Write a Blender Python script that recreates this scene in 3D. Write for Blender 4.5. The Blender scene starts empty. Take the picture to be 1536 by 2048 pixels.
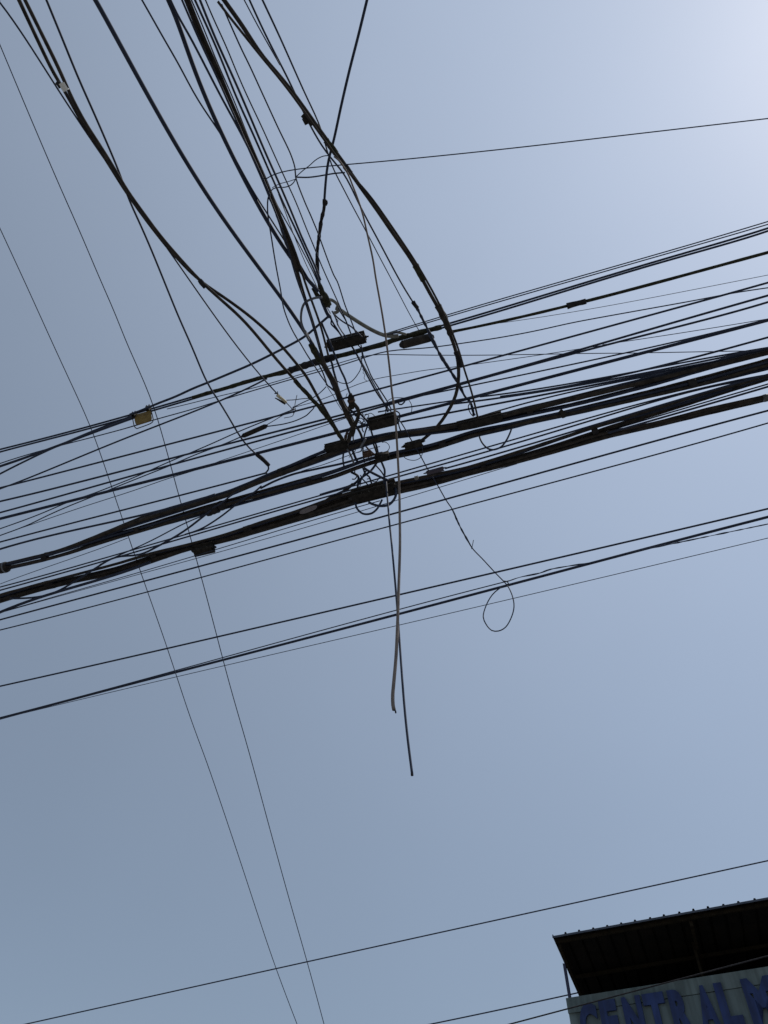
import bpy, bmesh, math, random
import numpy as np
from mathutils import Vector, Matrix
random.seed(7)
scene = bpy.context.scene
COL = scene.collection
R = math.radians

# ------------------------------------------------------------------ camera
FPX, PITCH, EYE = 1547.0, 50.0, 1.6            # focal length in photo pixels, upward pitch, eye height
cam_d = bpy.data.cameras.new('camera')
cam = bpy.data.objects.new('camera', cam_d); COL.objects.link(cam)
cam_d.sensor_fit = 'VERTICAL'; cam_d.sensor_height = 24.0
cam_d.lens = 24.0 * FPX / 2048.0
cam_d.clip_start = 0.05; cam_d.clip_end = 3000.0
cam.location = (0, 0, EYE); cam.rotation_euler = (R(90 + PITCH), 0, 0)
scene.camera = cam

# ------------------------------------------------------------------ sky, sun, exposure
SUN_EL, SUN_AZ = 58.0, 85.0                     # degrees; azimuth clockwise from +Y (straight ahead)
w = bpy.data.worlds.new('World'); scene.world = w; w.use_nodes = True
nt = w.node_tree
bg = nt.nodes['Background']
sky = nt.nodes.new('ShaderNodeTexSky'); sky.sky_type = 'NISHITA'
sky.sun_disc = False
sky.sun_elevation = R(SUN_EL); sky.sun_rotation = R(SUN_AZ)
sky.altitude = 0.0; sky.air_density = 1.0; sky.dust_density = 0.7; sky.ozone_density = 1.5
bg.inputs['Strength'].default_value = 0.05
# milky haze of a dry bright day: an even veil plus a broad glow round the sun's direction
dirv = Vector((math.sin(R(SUN_AZ)) * math.cos(R(SUN_EL)), math.cos(R(SUN_AZ)) * math.cos(R(SUN_EL)), math.sin(R(SUN_EL))))
tcw = nt.nodes.new('ShaderNodeTexCoord'); dt = nt.nodes.new('ShaderNodeVectorMath'); dt.operation = 'DOT_PRODUCT'
dt.inputs[1].default_value = dirv; nt.links.new(tcw.outputs['Generated'], dt.inputs[0])
mx = nt.nodes.new('ShaderNodeMath'); mx.operation = 'MAXIMUM'; mx.inputs[1].default_value = 0.0; nt.links.new(dt.outputs['Value'], mx.inputs[0])
pw = nt.nodes.new('ShaderNodeMath'); pw.operation = 'POWER'; pw.inputs[1].default_value = 2.0; nt.links.new(mx.outputs[0], pw.inputs[0])
gl_ = nt.nodes.new('ShaderNodeVectorMath'); gl_.operation = 'SCALE'; gl_.inputs[0].default_value = (4.50, 5.15, 6.35)
nt.links.new(pw.outputs[0], gl_.inputs['Scale'])
v1 = nt.nodes.new('ShaderNodeVectorMath'); v1.operation = 'ADD'; v1.inputs[1].default_value = (2.90, 3.44, 4.02); nt.links.new(gl_.outputs[0], v1.inputs[0])
v2 = nt.nodes.new('ShaderNodeVectorMath'); v2.operation = 'ADD'; nt.links.new(v1.outputs[0], v2.inputs[0]); nt.links.new(sky.outputs['Color'], v2.inputs[1])
nzw = nt.nodes.new('ShaderNodeTexNoise'); nzw.inputs['Scale'].default_value = 3.0; nzw.inputs['Detail'].default_value = 3.0
nt.links.new(tcw.outputs['Generated'], nzw.inputs['Vector'])
mrw = nt.nodes.new('ShaderNodeMapRange'); mrw.inputs['To Min'].default_value = 0.965; mrw.inputs['To Max'].default_value = 1.035
nt.links.new(nzw.outputs['Fac'], mrw.inputs['Value'])
v3 = nt.nodes.new('ShaderNodeVectorMath'); v3.operation = 'SCALE'; nt.links.new(v2.outputs[0], v3.inputs[0]); nt.links.new(mrw.outputs[0], v3.inputs['Scale'])
nt.links.new(v3.outputs[0], bg.inputs['Color'])
sd = bpy.data.lights.new('sun', 'SUN'); sd.energy = 2.2; sd.angle = R(0.5); sd.color = (1.0, 0.95, 0.88)
sun = bpy.data.objects.new('sun', sd); COL.objects.link(sun)
sun.rotation_euler = dirv.to_track_quat('Z', 'Y').to_euler(); sun.location = dirv * 60
scene.view_settings.view_transform = 'Standard'; scene.view_settings.look = 'None'
scene.view_settings.gamma = 1.0; scene.view_settings.use_curve_mapping = False
scene.view_settings.exposure = 0.0

# ------------------------------------------------------------------ materials
def mat(name, col, rough=0.5, col2=None, scale=8.0, bump=0.0, metal=0.0, spec=0.5, detail=4.0, streak=0.0):
    m = bpy.data.materials.new(name); m.use_nodes = True
    t = m.node_tree; b = t.nodes['Principled BSDF']
    b.inputs['Roughness'].default_value = rough; b.inputs['Metallic'].default_value = metal
    b.inputs['Specular IOR Level'].default_value = spec
    tc = t.nodes.new('ShaderNodeTexCoord'); nz = t.nodes.new('ShaderNodeTexNoise')
    nz.inputs['Scale'].default_value = scale; nz.inputs['Detail'].default_value = detail
    t.links.new(tc.outputs['Object'], nz.inputs['Vector'])
    rp = t.nodes.new('ShaderNodeValToRGB')
    rp.color_ramp.elements[0].position = 0.35; rp.color_ramp.elements[1].position = 0.68
    rp.color_ramp.elements[0].color = (*col, 1); rp.color_ramp.elements[1].color = (*(col2 or col), 1)
    t.links.new(nz.outputs['Fac'], rp.inputs['Fac']); out = rp.outputs['Color']
    if streak:                                       # rain streaks running down
        mp = t.nodes.new('ShaderNodeMapping'); mp.inputs['Scale'].default_value = (5, 5, .45); t.links.new(tc.outputs['Object'], mp.inputs['Vector'])
        n2 = t.nodes.new('ShaderNodeTexNoise'); n2.inputs['Scale'].default_value = 1.6; n2.inputs['Detail'].default_value = 8; t.links.new(mp.outputs[0], n2.inputs['Vector'])
        mr = t.nodes.new('ShaderNodeMapRange'); mr.inputs['From Min'].default_value = .4; mr.inputs['From Max'].default_value = .65
        mr.inputs['To Min'].default_value = 1 - streak; mr.inputs['To Max'].default_value = 1.0; t.links.new(n2.outputs['Fac'], mr.inputs['Value'])
        vm = t.nodes.new('ShaderNodeVectorMath'); vm.operation = 'SCALE'; t.links.new(out, vm.inputs[0]); t.links.new(mr.outputs[0], vm.inputs['Scale']); out = vm.outputs[0]
    t.links.new(out, b.inputs['Base Color'])
    if bump:
        bp = t.nodes.new('ShaderNodeBump'); bp.inputs['Strength'].default_value = bump; bp.inputs['Distance'].default_value = 0.004
        t.links.new(nz.outputs['Fac'], bp.inputs['Height']); t.links.new(bp.outputs['Normal'], b.inputs['Normal'])
    return m
M = {
 'black': mat('black_cable_jacket', (.020,.028,.052), .6, (.034,.043,.074), 14, spec=.25),
 'old': mat('weathered_cable_jacket', (.026,.023,.021), .75, (.062,.052,.044), 22, .4, spec=.15),
 'moss': mat('mossy_taped_cable', (.024,.024,.017), .9, (.058,.058,.038), 40, .8, spec=.08),
 'tape': mat('black_wrapping_tape', (.018,.018,.021), .8, (.040,.037,.038), 30, .8, spec=.15),
 'thin': mat('thin_wire_jacket', (.040,.052,.085), .7, (.060,.074,.11), 10, spec=.15),
 'steel':  mat('grey_galvanised_wire', (.10,.11,.13), .5, (.16,.17,.19), 20, metal=.3),
 'sheath': mat('grey_cable_sheath', (.115,.113,.095), .65, (.225,.22,.19), 18, .5),
 'cord': mat('pale_beige_cord', (.155,.126,.11), .65, (.22,.18,.157), 16, .1, spec=.15),
 'white': mat('white_clamp', (.75,.75,.70), .4, (.82,.81,.76), 30),
 'cream':  mat('cream_plastic', (.50,.44,.28), .5, (.62,.56,.40), 40),
 'box': mat('dark_splice_housing', (.016,.0145,.013), .75, (.040,.035,.030), 30, .6, spec=.15),
 'purple': mat('dull_purple_housing', (.045,.036,.055), .5, (.065,.052,.075), 24, .2),
 'rust':   mat('rusty_bracket', (.05,.026,.018), .8, (.10,.055,.035), 40, .6),
 'mustard': mat('mustard_plate', (.17,.105,.03), .65, (.23,.15,.042), 30, .2, spec=.1),
 'tag': mat('pale_pinkish_tag', (.15,.13,.138), .6, (.20,.178,.185), 40),
 'beige': mat('beige_tag', (.13,.118,.098), .6, (.19,.17,.14), 40),
 'bolt':   mat('dull_bolt', (.10,.10,.095), .5, (.16,.155,.15), 60, metal=.4),
 'wall': mat('pale_green_render', (.145,.19,.19), .85, (.205,.25,.245), 1.1, .25, detail=10, streak=.35),
 'panel': mat('pale_sign_board', (.135,.178,.178), .7, (.18,.22,.215), .9, .1, detail=10, streak=.3),
 'letter': mat('faded_blue_letter', (.014,.032,.128), .65, (.028,.058,.195), 2.2, .15, detail=10, streak=.4),
 'roof': mat('dark_roof_sheet', (.009,.0088,.008), .9, (.016,.0135,.011), 3.0, .2, spec=.05),
 'trim':   mat('grey_metal_trim', (.05,.06,.08), .6, (.08,.09,.115), 8, spec=.3),
 'purlin': mat('brown_steel_purlin', (.016,.013,.009), .85, (.028,.021,.013), 8.0, spec=.05),
 'post':   mat('blue_painted_post', (.025,.03,.075), .5, (.04,.045,.10), 10),
 'ground': mat('dusty_concrete_ground', (.17,.165,.155), .9, (.23,.22,.21), 6.0, .4),
 'slab':   mat('terrace_concrete', (.06,.06,.058), .9, (.08,.08,.075), 3.0, .3),
}

# ------------------------------------------------------------------ where a traced line stands in the street
PHI = R(18.3)                                    # the cross street runs left and away at this angle
ND = Vector((math.sin(PHI), math.cos(PHI), 0))   # horizontal normal of the cross street lines
DD = Vector((math.cos(PHI), -math.sin(PHI), 0))  # along them, to the right
CP, SP = math.cos(R(PITCH)), math.sin(R(PITCH))
def ray(x, y):
    u, v = x - 768.0, 1024.0 - y
    return Vector((u, FPX * CP - v * SP, FPX * SP + v * CP))
HUB = 4.7                                        # height of the crossing above the eye
_r = ray(740, 900); CC = HUB / _r.z * (ND.dot(_r) + 3 * _r.z)
def depth(x, y, kind):
    r = ray(x, y)
    k = kind[0] if isinstance(kind, tuple) else kind
    if k == 'C': return CC / (ND.dot(r) + 3 * r.z)        # cross street level, sinking a little with distance
    if k == 'O': return HUB / r.z                          # cables coming over the viewer, level
    if k == 'T': return 14.0 / (r.y + 2 * r.z)             # high slack service wires
    if k == 'E': return kind[1] / ND.dot(r)                # upright plane along the cross street
    if k == 'V':                                           # hangs in an upright plane from an anchor
        a = on(kind[1], kind[2], 'C') ; return ND.dot(a - Vector((0, 0, EYE))) / ND.dot(r)
    if k == 'Y': return np.interp(y, kind[1], kind[2]) / r.y
def on(x, y, kind, o=0.0):
    t = depth(x, y, kind) * (1 + o)
    return ray(x, y) * t + Vector((0, 0, EYE))

# ------------------------------------------------------------------ mesh helpers
def link(name, me, m, parent=None, smooth=True):
    o = bpy.data.objects.new(name, me); COL.objects.link(o)
    if m: me.materials.append(m)
    if smooth:
        for p in me.polygons: p.use_smooth = True
    if parent: o.parent = parent
    return o
def tag(o, label, cat, group=None):
    o['label'] = label; o['category'] = cat
    if group: o['group'] = group
    return o
def struct(o): o['kind'] = 'structure'; return o
def catmull(P, step):
    P = [np.array(p, float) for p in P]
    if len(P) < 3: P = [P[0], (P[0] + P[-1]) / 2, P[-1]]
    Q = [2 * P[0] - P[1]] + P + [2 * P[-1] - P[-2]]
    out = []
    for i in range(1, len(Q) - 2):
        p0, p1, p2, p3 = Q[i-1:i+3]
        d01, d12, d23 = [max(np.linalg.norm(b - a), 1e-6) ** .5 for a, b in ((p0, p1), (p1, p2), (p2, p3))]
        n = max(2, int(np.linalg.norm(p2 - p1) / step))
        m1 = (p1 - p0) / d01 - (p2 - p0) / (d01 + d12) + (p2 - p1) / d12
        m2 = (p2 - p1) / d12 - (p3 - p1) / (d12 + d23) + (p3 - p2) / d23
        m1 *= d12; m2 *= d12
        for k in range(n):
            s = k / n
            out.append((2*s**3-3*s**2+1)*p1 + (s**3-2*s**2+s)*m1 + (-2*s**3+3*s**2)*p2 + (s**3-s**2)*m2)
    out.append(P[-1])
    return out
def polyline(P, deg, axis):
    a = np.array(P, float); s = a[:, axis]; v = a[:, 1 - axis]
    deg = min(deg, len(P) - 1)
    mu, sc = s.mean(), max(np.ptp(s) / 2, 1)
    c = np.polyfit((s - mu) / sc, v, deg)
    n = max(4, int(np.ptp(s) / 18))
    ss = np.linspace(s[0], s[-1], n + 1); vv = np.polyval(c, (ss - mu) / sc)
    return [np.array((x, y) if axis == 0 else (y, x)) for x, y in zip(ss, vv)]
def tube(bm, pts, radii, sides=8):
    n = len(pts); rings = []
    up = None
    for i, p in enumerate(pts):
        tg = (pts[min(i + 1, n - 1)] - pts[max(i - 1, 0)])
        if tg.length < 1e-9: tg = Vector((1, 0, 0))
        tg.normalize()
        if up is None:
            up = tg.cross(Vector((.3, .2, .93)))
            if up.length < 1e-3: up = tg.cross(Vector((1, 0, 0)))
        up = (up - tg * up.dot(tg)).normalized(); sv = tg.cross(up)
        r = radii[i]
        rings.append([bm.verts.new(p + (up * math.cos(2*math.pi*k/sides) + sv * math.sin(2*math.pi*k/sides)) * r) for k in range(sides)])
    for a, b in zip(rings, rings[1:]):
        for k in range(sides):
            bm.faces.new((a[k], a[(k+1) % sides], b[(k+1) % sides], b[k]))
    bm.faces.new(rings[0][::-1]); bm.faces.new(rings[-1])
def bm_obj(name, bm, m, parent=None, smooth=True):
    bmesh.ops.recalc_face_normals(bm, faces=bm.faces)
    me = bpy.data.meshes.new(name); bm.to_mesh(me); bm.free()
    return link(name, me, m, parent, smooth)
def noise1(n, k, seed):
    rs = np.random.RandomState(seed); a = rs.rand(n // k + 3)
    x = np.arange(n) / k; i = x.astype(int); f = x - i; f = f * f * (3 - 2 * f)
    return a[i] * (1 - f) + a[i + 1] * f
_seed = [0]
def trace(P, kind, fit=None, step=6.0, o=0.0, ext=5.0):
    """photo points -> 3D path; ends that leave the frame carry on in a straight line"""
    if isinstance(kind, list):                       # several stretches, each with its own plane
        pts = []
        full = catmull([p for seg in kind for p in seg[1]], step)
        cuts = [seg[1][-1] for seg in kind]; si = 0; px = full
        for q in full:
            pts.append(on(q[0], q[1], kind[si][0], o))
            if si < len(kind) - 1 and np.linalg.norm(np.array(cuts[si]) - q) < 1e-6: si += 1
        ends = (kind[0][1][0], kind[-1][1][-1])
    else:
        if fit is None:
            px = catmull(P, step)
            if step >= 9 and len(px) > 12:           # ease tracing jitter out of long taut runs
                a = np.array(px); k = np.array([1, 3, 5, 6, 5, 3, 1]) / 24.; n = len(a)
                pad = np.vstack([2 * a[0] - a[3:0:-1], a, 2 * a[-1] - a[-2:-5:-1]])
                px = list(np.stack([np.convolve(pad[:, c], k, 'valid') for c in (0, 1)], 1))
        else: px = polyline(P, abs(fit), 0 if fit > 0 else 1)
        pts = [on(q[0], q[1], kind, o) for q in px]
        ends = (P[0], P[-1])
    def out(e): return e[0] <= 1 or e[0] >= 1535 or e[1] <= 1 or e[1] >= 2047
    if ext and out(ends[0]):
        d = (pts[0] - pts[1]).normalized(); pts = [pts[0] + d * ext, pts[0] + d * .3] + pts
    if ext and out(ends[1]):
        d = (pts[-1] - pts[-2]).normalized(); pts = pts + [pts[-1] + d * .3, pts[-1] + d * ext]
    mid = px[len(px) // 2]
    return pts, px, mid
def strand_obj(name, P, wd, kind='C', fit=None, m='black', parent=None, rough=0.0, twist=0, o=None, ext=12.0, taper=None, step=6.0, sides=8):
    _seed[0] += 1
    if o is None: o = random.uniform(-.02, .02)
    pts, px, mid = trace(P, kind, fit, step, o, ext)
    k0 = kind[0][0] if isinstance(kind, list) else kind
    t = depth(mid[0], mid[1], k0) * (1 + o)
    r = wd * .975 / 2 * t
    n = len(pts)
    rad = np.full(n, r)
    if taper: rad = rad * np.linspace(taper[0], taper[1], n)
    if rough:
        rad = rad * (1 - rough / 2 + rough * noise1(n, 2, _seed[0]) + .5 * rough * (noise1(n, 7, _seed[0] + 500) - .5))
    bm = bmesh.new()
    if twist:                                        # wound wires: helices round the path
        fine = []
        for a, b in zip(pts, pts[1:]):
            for s in range(3): fine.append(a.lerp(b, s / 3))
        fine.append(pts[-1]); L = 0
        hel = [[], []]
        for i, p in enumerate(fine):
            tg = (fine[min(i+1, len(fine)-1)] - fine[max(i-1, 0)]).normalized()
            u = tg.cross(Vector((0, 0, 1))).normalized(); v = tg.cross(u)
            if i: L += (p - fine[i-1]).length
            a = 2 * math.pi * L / (twist * t)
            for h in (0, 1):
                hel[h].append(p + (u * math.cos(a + h * math.pi) + v * math.sin(a + h * math.pi)) * r * .42)
        for h in hel: tube(bm, h, [r * .62] * len(h), 6)
    else:
        tube(bm, pts, list(rad), sides)
    ob = bm_obj(name, bm, M[m], parent); OFF[ob.name] = o
    return ob, pts
OFF = {}
G_S = 'cables strung across the street'; G_O = 'cables running overhead from the top edge'; G_L = 'loose wires at the crossing'
def cable(label, wd, P, kind='C', fit=None, name='street_cable', cat='cable', group=G_S, **kw):
    o, pts = strand_obj(name, P, wd, kind, fit, **kw)
    tag(o, label, cat, group); o['_n'] = len(pts); del o['_n']
    return o
def S(label, wd, P, fit=3, **kw): return cable(label, wd, P, 'C', fit, **kw)
def Ov(label, wd, P, fit=None, **kw):
    kw.setdefault('name', 'overhead_cable'); kw.setdefault('group', G_O)
    return cable(label, wd, P, 'O', fit, **kw)
def J(label, wd, P, kind='C', **kw):
    kw.setdefault('name', 'jumper_wire'); kw.setdefault('group', G_L); kw.setdefault('cat', 'wire'); kw.setdefault('step', 3.0)
    return cable(label, wd, P, kind, None, **kw)
def wrap(parent, P, wd, kind='C', m='tape', name='tape_wrap', rough=.3, **kw):
    o, _ = strand_obj(name, P, wd, kind, None, m=m, parent=parent, rough=rough, o=OFF[parent.name] + 0 * kw.pop('o', 0), ext=0, step=kw.pop('step', 3.0), **kw)
    return o
def empty(name, loc, label, cat, group=None):
    e = bpy.data.objects.new(name, None); COL.objects.link(e); e.location = loc; e.empty_display_size = .05
    tag(e, label, cat, group); return e
def keep(o, e):                                      # parent without moving
    o.parent = e; o.matrix_parent_inverse = Matrix.Translation(-e.location); return o
def bundle(label, rows, n, wd, seed, m=('old', 'black', 'old'), o=0.0):
    """cables lashed together: rows are (x, top, bottom) of the lashed mass"""
    rows = np.array(rows, float)
    mid = rows[len(rows) // 2]
    e = empty('cable_bundle', on(mid[0], (mid[1] + mid[2]) / 2, 'C', o), label, 'cable bundle', 'thick lashed cable bundles')
    rs = np.random.RandomState(seed)
    xs = np.linspace(rows[0, 0], rows[-1, 0], 90)
    def sm(c):
        v = np.interp(xs, rows[:, 0], rows[:, c]); k = np.array([1, 2, 3, 2, 1]) / 9.
        return np.convolve(np.pad(v, 2, mode='edge'), k, 'valid')
    tp, bt = sm(1), sm(2)
    tp[0], bt[0], tp[-1], bt[-1] = rows[0, 1], rows[0, 2], rows[-1, 1], rows[-1, 2]
    for i in range(n):
        f = (i + .5) / n
        wv = wd * rs.uniform(.8, 1.25)
        fr = f + .16 * np.sin(xs / rs.uniform(70, 190) + rs.rand() * 6.3) * (1 if 0 < i < n - 1 else .35)
        mg = np.clip(wv / 2 / np.maximum(bt - tp, 1), 0, .5)
        fr = np.clip(fr, mg, 1 - mg)
        P = list(zip(xs, tp + fr * (bt - tp)))
        of = o + rs.uniform(-.006, .006)
        s, _ = strand_obj('strand', P, wv, 'C', None, m=m[i % len(m)], o=of, step=20, rough=.15)
        keep(s, e)
    x = rows[0, 0] + rs.uniform(60, 110)
    while x < rows[-1, 0] - 60:                          # taped ties at odd intervals
        hl = rs.uniform(3, 8); q = [x - hl, x, x + hl]
        ym = [(np.interp(v, xs, tp) + np.interp(v, xs, bt)) / 2 for v in q]
        hh = float(np.interp(x, xs, bt - tp))
        k, _ = strand_obj('tie', list(zip(q, ym)), hh * rs.uniform(.95, 1.03), 'C', None, m='tape', o=o, step=2.5, rough=.2, ext=0, sides=10)
        keep(k, e); x += rs.uniform(140, 320)
    return e
def frame3(p1, p2):
    a = (p2 - p1); L = a.length; a.normalize()
    mid = (p1 + p2) / 2; view = (mid - Vector((0, 0, EYE))).normalized()
    up = Vector((0, 0, 1)); up = (up - a * up.dot(a)).normalized(); dp = a.cross(up)
    return a, up, dp, L, mid, view
def box_bm(mid, ax, sz, bev=.12):
    bm = bmesh.new(); bmesh.ops.create_cube(bm, size=1)
    mt = Matrix((ax[0] * sz[0], ax[1] * sz[1], ax[2] * sz[2])).transposed().to_4x4(); mt.translation = mid
    bm.transform(mt)
    if bev: bmesh.ops.bevel(bm, geom=bm.edges[:], offset=min(sz) * bev, segments=2, affect='EDGES')
    return bm
def housing(name, label, e1, e2, hp, m='box', cat='splice box', bolts=3, lid=True, o=-.012, group='splice housings on the cables', kind='C'):
    """box shaped closure between two photo points, hp photo pixels tall, with lid, end ports, bolts and hanger brackets"""
    p1, p2 = on(*e1, kind, o), on(*e2, kind, o)
    a, up, dp, L, mid, view = frame3(p1, p2)
    t = depth((e1[0]+e2[0])/2, (e1[1]+e2[1])/2, kind); s = hp * t / 1.7
    e = empty(name, mid, label, cat, group)
    keep(bm_obj('body', box_bm(mid + up * s * .12, (a, up, dp), (L, s * .78, s * .9), .3), M[m]), e)
    if lid: keep(bm_obj('lid', box_bm(mid - up * s * .36, (a, up, dp), (L * .94, s * .24, s), .3), M[m], smooth=False), e)
    for sg in (-1, 1):
        bm = bmesh.new(); c = mid + a * sg * L / 2
        tube(bm, [c, c + a * sg * L * .09, c + a * sg * L * .10, c + a * sg * L * .15], [s * .2, s * .18, s * .1, s * .1], 10)
        keep(bm_obj('cable_port', bm, M['tape']), e)
        b = mid + a * sg * L * .3 + up * s * .5
        keep(bm_obj('hanger_bracket', box_bm(b + up * s * .12, (a, up, dp), (L * .05, s * .4, s * .2), .2), M['rust' if m == 'box' else m], smooth=False), e)
    for i in range(bolts):
        c = mid + a * L * (-.36 + .72 * (i + .5) / bolts) - up * s * .36 - dp * s * .0
        sd_ = -1 if dp.dot(view) > 0 else 1
        q = c + dp * sd_ * s * .5
        bm = bmesh.new(); tube(bm, [q, q + dp * sd_ * s * .07], [s * .07, s * .055], 6)
        keep(bm_obj('bolt', bm, M['bolt'], smooth=False), e)
    return e
def capsule(name, label, P, wd, m='box', caps='tape', cat='splice closure', kind='C', group='splice housings on the cables'):
    """round tapered closure along a photo line"""
    p1, p2 = on(*P[0], kind, -.012), on(*P[1], kind, -.012)
    t = depth(*P[0], kind); r = wd / 2 * t; ax = (p2 - p1)
    e = empty(name, (p1 + p2) / 2, label, cat, group)
    bm = bmesh.new(); f = [0, .03, .12, .5, .88, .97, 1]
    tube(bm, [p1 + ax * s for s in f], [r * k for k in (.6, .9, 1, 1.02, 1, .9, .6)], 12)
    keep(bm_obj('body', bm, M[m]), e)
    for s0, s1 in ((-.07, .06), (1.07, .94)):
        bm = bmesh.new(); tube(bm, [p1 + ax * s0, p1 + ax * (s0 * .6 + s1 * .4), p1 + ax * s1], [r * .35, r * .7, r * 1.08], 10)
        keep(bm_obj('end_cap', bm, M[caps]), e)
    return e

# ------------------------------------------------------------------ ground
bm = bmesh.new()
N = 24
gv = [[bm.verts.new(((i - N/2) * 80, (j - N/2) * 80, 0)) for j in range(N + 1)] for i in range(N + 1)]
for i in range(N):
    for j in range(N): bm.faces.new((gv[i][j], gv[i+1][j], gv[i+1][j+1], gv[i][j+1]))
struct(bm_obj('ground', bm, M['ground'], smooth=False))

# ------------------------------------------------------------------ the building with the sign
PB = R(24.9)
E1 = Vector((math.cos(PB), -math.sin(PB), 0)); E2 = Vector((math.sin(PB), math.cos(PB), 0)); UZ = Vector((0, 0, 1))
EYEV = Vector((0, 0, EYE))
rk = ray(1133, 1998); K = rk * (6.4 / rk.z)                   # wall top corner, relative to the eye
S0, W0, H0 = E1.dot(K), E2.dot(K), K.z + EYE
def bp_(s, d, z): return E1 * s + E2 * d + UZ * z
def at_e2(x, y, d): r = ray(x, y); return r * (d / E2.dot(r)) + EYEV
def bbox(name, s0, s1, d0, d1, z0, z1, m, parent=None, bev=0.0, smooth=False):
    mid = bp_((s0 + s1) / 2, (d0 + d1) / 2, (z0 + z1) / 2)
    bm = box_bm(mid, (E1, E2, UZ), (s1 - s0, d1 - d0, z1 - z0), bev)
    o = bm_obj(name, bm, M[m], None, smooth)
    return keep(o, parent) if parent else o
SE, DE = 9.0, W0 + 11.0
bld = empty('building', bp_(S0, W0, 0), 'pale green rendered building with an open metal roof over its terrace', 'building')
bbox('front_wall', S0, SE, W0, W0 + .2, 0, H0, 'wall', bld)
bbox('side_wall', S0, S0 + .2, W0 + .2, DE, 0, H0, 'wall', bld)
bbox('side_wall', SE - .2, SE, W0 + .2, DE, 0, H0, 'wall', bld)
bbox('rear_wall', S0 + .2, SE - .2, DE - .2, DE, 0, H0, 'wall', bld)
bbox('terrace_floor', S0 + .2, SE - .2, W0 + .2, DE - .2, H0 - 1.15, H0 - .95, 'slab', bld)
# roof: ribbed sheet, front eave forward of the wall
A = at_e2(1105, 1873, W0 - 1.2)
rb = ray(1158, 1992); B = rb * (7.02 / rb.z) + EYEV
led = (B - A)                                                 # left edge runs back along this
RB = A + led * 3.2
Lr = SE + .3 - E1.dot(A)
droof = Vector((0, 0, -.0))
def rp(f, s, dz): return A + (RB - A) * f + E1 * s + UZ * dz
bm = bmesh.new()
pitch = (at_e2(1132, 1868, W0 - 1.2) - at_e2(1105, 1873, W0 - 1.2)).dot(E1)
nr = int(Lr / pitch) + 1
prof = []
for i in range(nr):
    s = i * pitch + (random.uniform(-.012, .012) if i else 0); hz = random.uniform(.036, .052)
    prof += [(s - .034 if i else s, .0), (s - .017 if i else s + .001, hz), (s + .017, hz), (s + .034, .0)]
prof.append((Lr, 0.))
fr = [bm.verts.new(rp(0, s, z)) for s, z in prof]; bk = [bm.verts.new(rp(1, s, z)) for s, z in prof]
fr2 = [bm.verts.new(rp(0, s, z - .006)) for s, z in prof]; bk2 = [bm.verts.new(rp(1, s, z - .006)) for s, z in prof]
for i in range(len(prof) - 1):
    bm.faces.new((fr[i], fr[i+1], bk[i+1], bk[i])); bm.faces.new((fr2[i+1], fr2[i], bk2[i], bk2[i+1]))
    bm.faces.new((fr[i+1], fr[i], fr2[i], fr2[i+1])); bm.faces.new((bk[i], bk[i+1], bk2[i+1], bk2[i]))
bm.faces.new((fr[0], bk[0], bk2[0], fr2[0])); bm.faces.new((bk[-1], fr[-1], fr2[-1], bk2[-1]))
roof = keep(bm_obj('roof', bm, M['roof'], smooth=False), bld)
def beam(name, a, b, wd, ht, m, parent=bld):
    ax = (b - a); L = ax.length; ax.normalize(); ref = E2 if abs(ax.z) > .9 else UZ; up = ref - ax * ref.dot(ax); up.normalize(); sd_ = ax.cross(up)
    return keep(bm_obj(name, box_bm((a + b) / 2, (ax, sd_, up), (L, wd, ht), .08), M[m], smooth=False), parent)
beam('eave_trim', rp(-.002, 0, -.022), rp(-.002, Lr, -.022), .012, .04, 'trim')
for f in (.016, .20, .40, .60, .80, .985):
    beam('purlin', rp(f, .03, -.05), rp(f, Lr - .03, -.05), .05, .08, 'purlin')
for s in (.10, 3.05, 6.1, 9.1, Lr - .1):
    beam('rafter', rp(.02, s, -.15), rp(.98, s, -.15), .06, .10, 'purlin')
fp = (W0 + .1 - E2.dot(A)) / E2.dot(RB - A); pe = A + (RB - A) * fp          # where the roof's left edge passes over the wall
for i, s in enumerate((0.0, 3.0, 6.0, 9.0)):
    sp = E1.dot(pe) + s - .005
    beam('roof_post', bp_(sp, W0 + .1, H0), bp_(sp, W0 + .1, pe.z - .012), .06, .06, 'post' if i == 0 else 'purlin')
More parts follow.
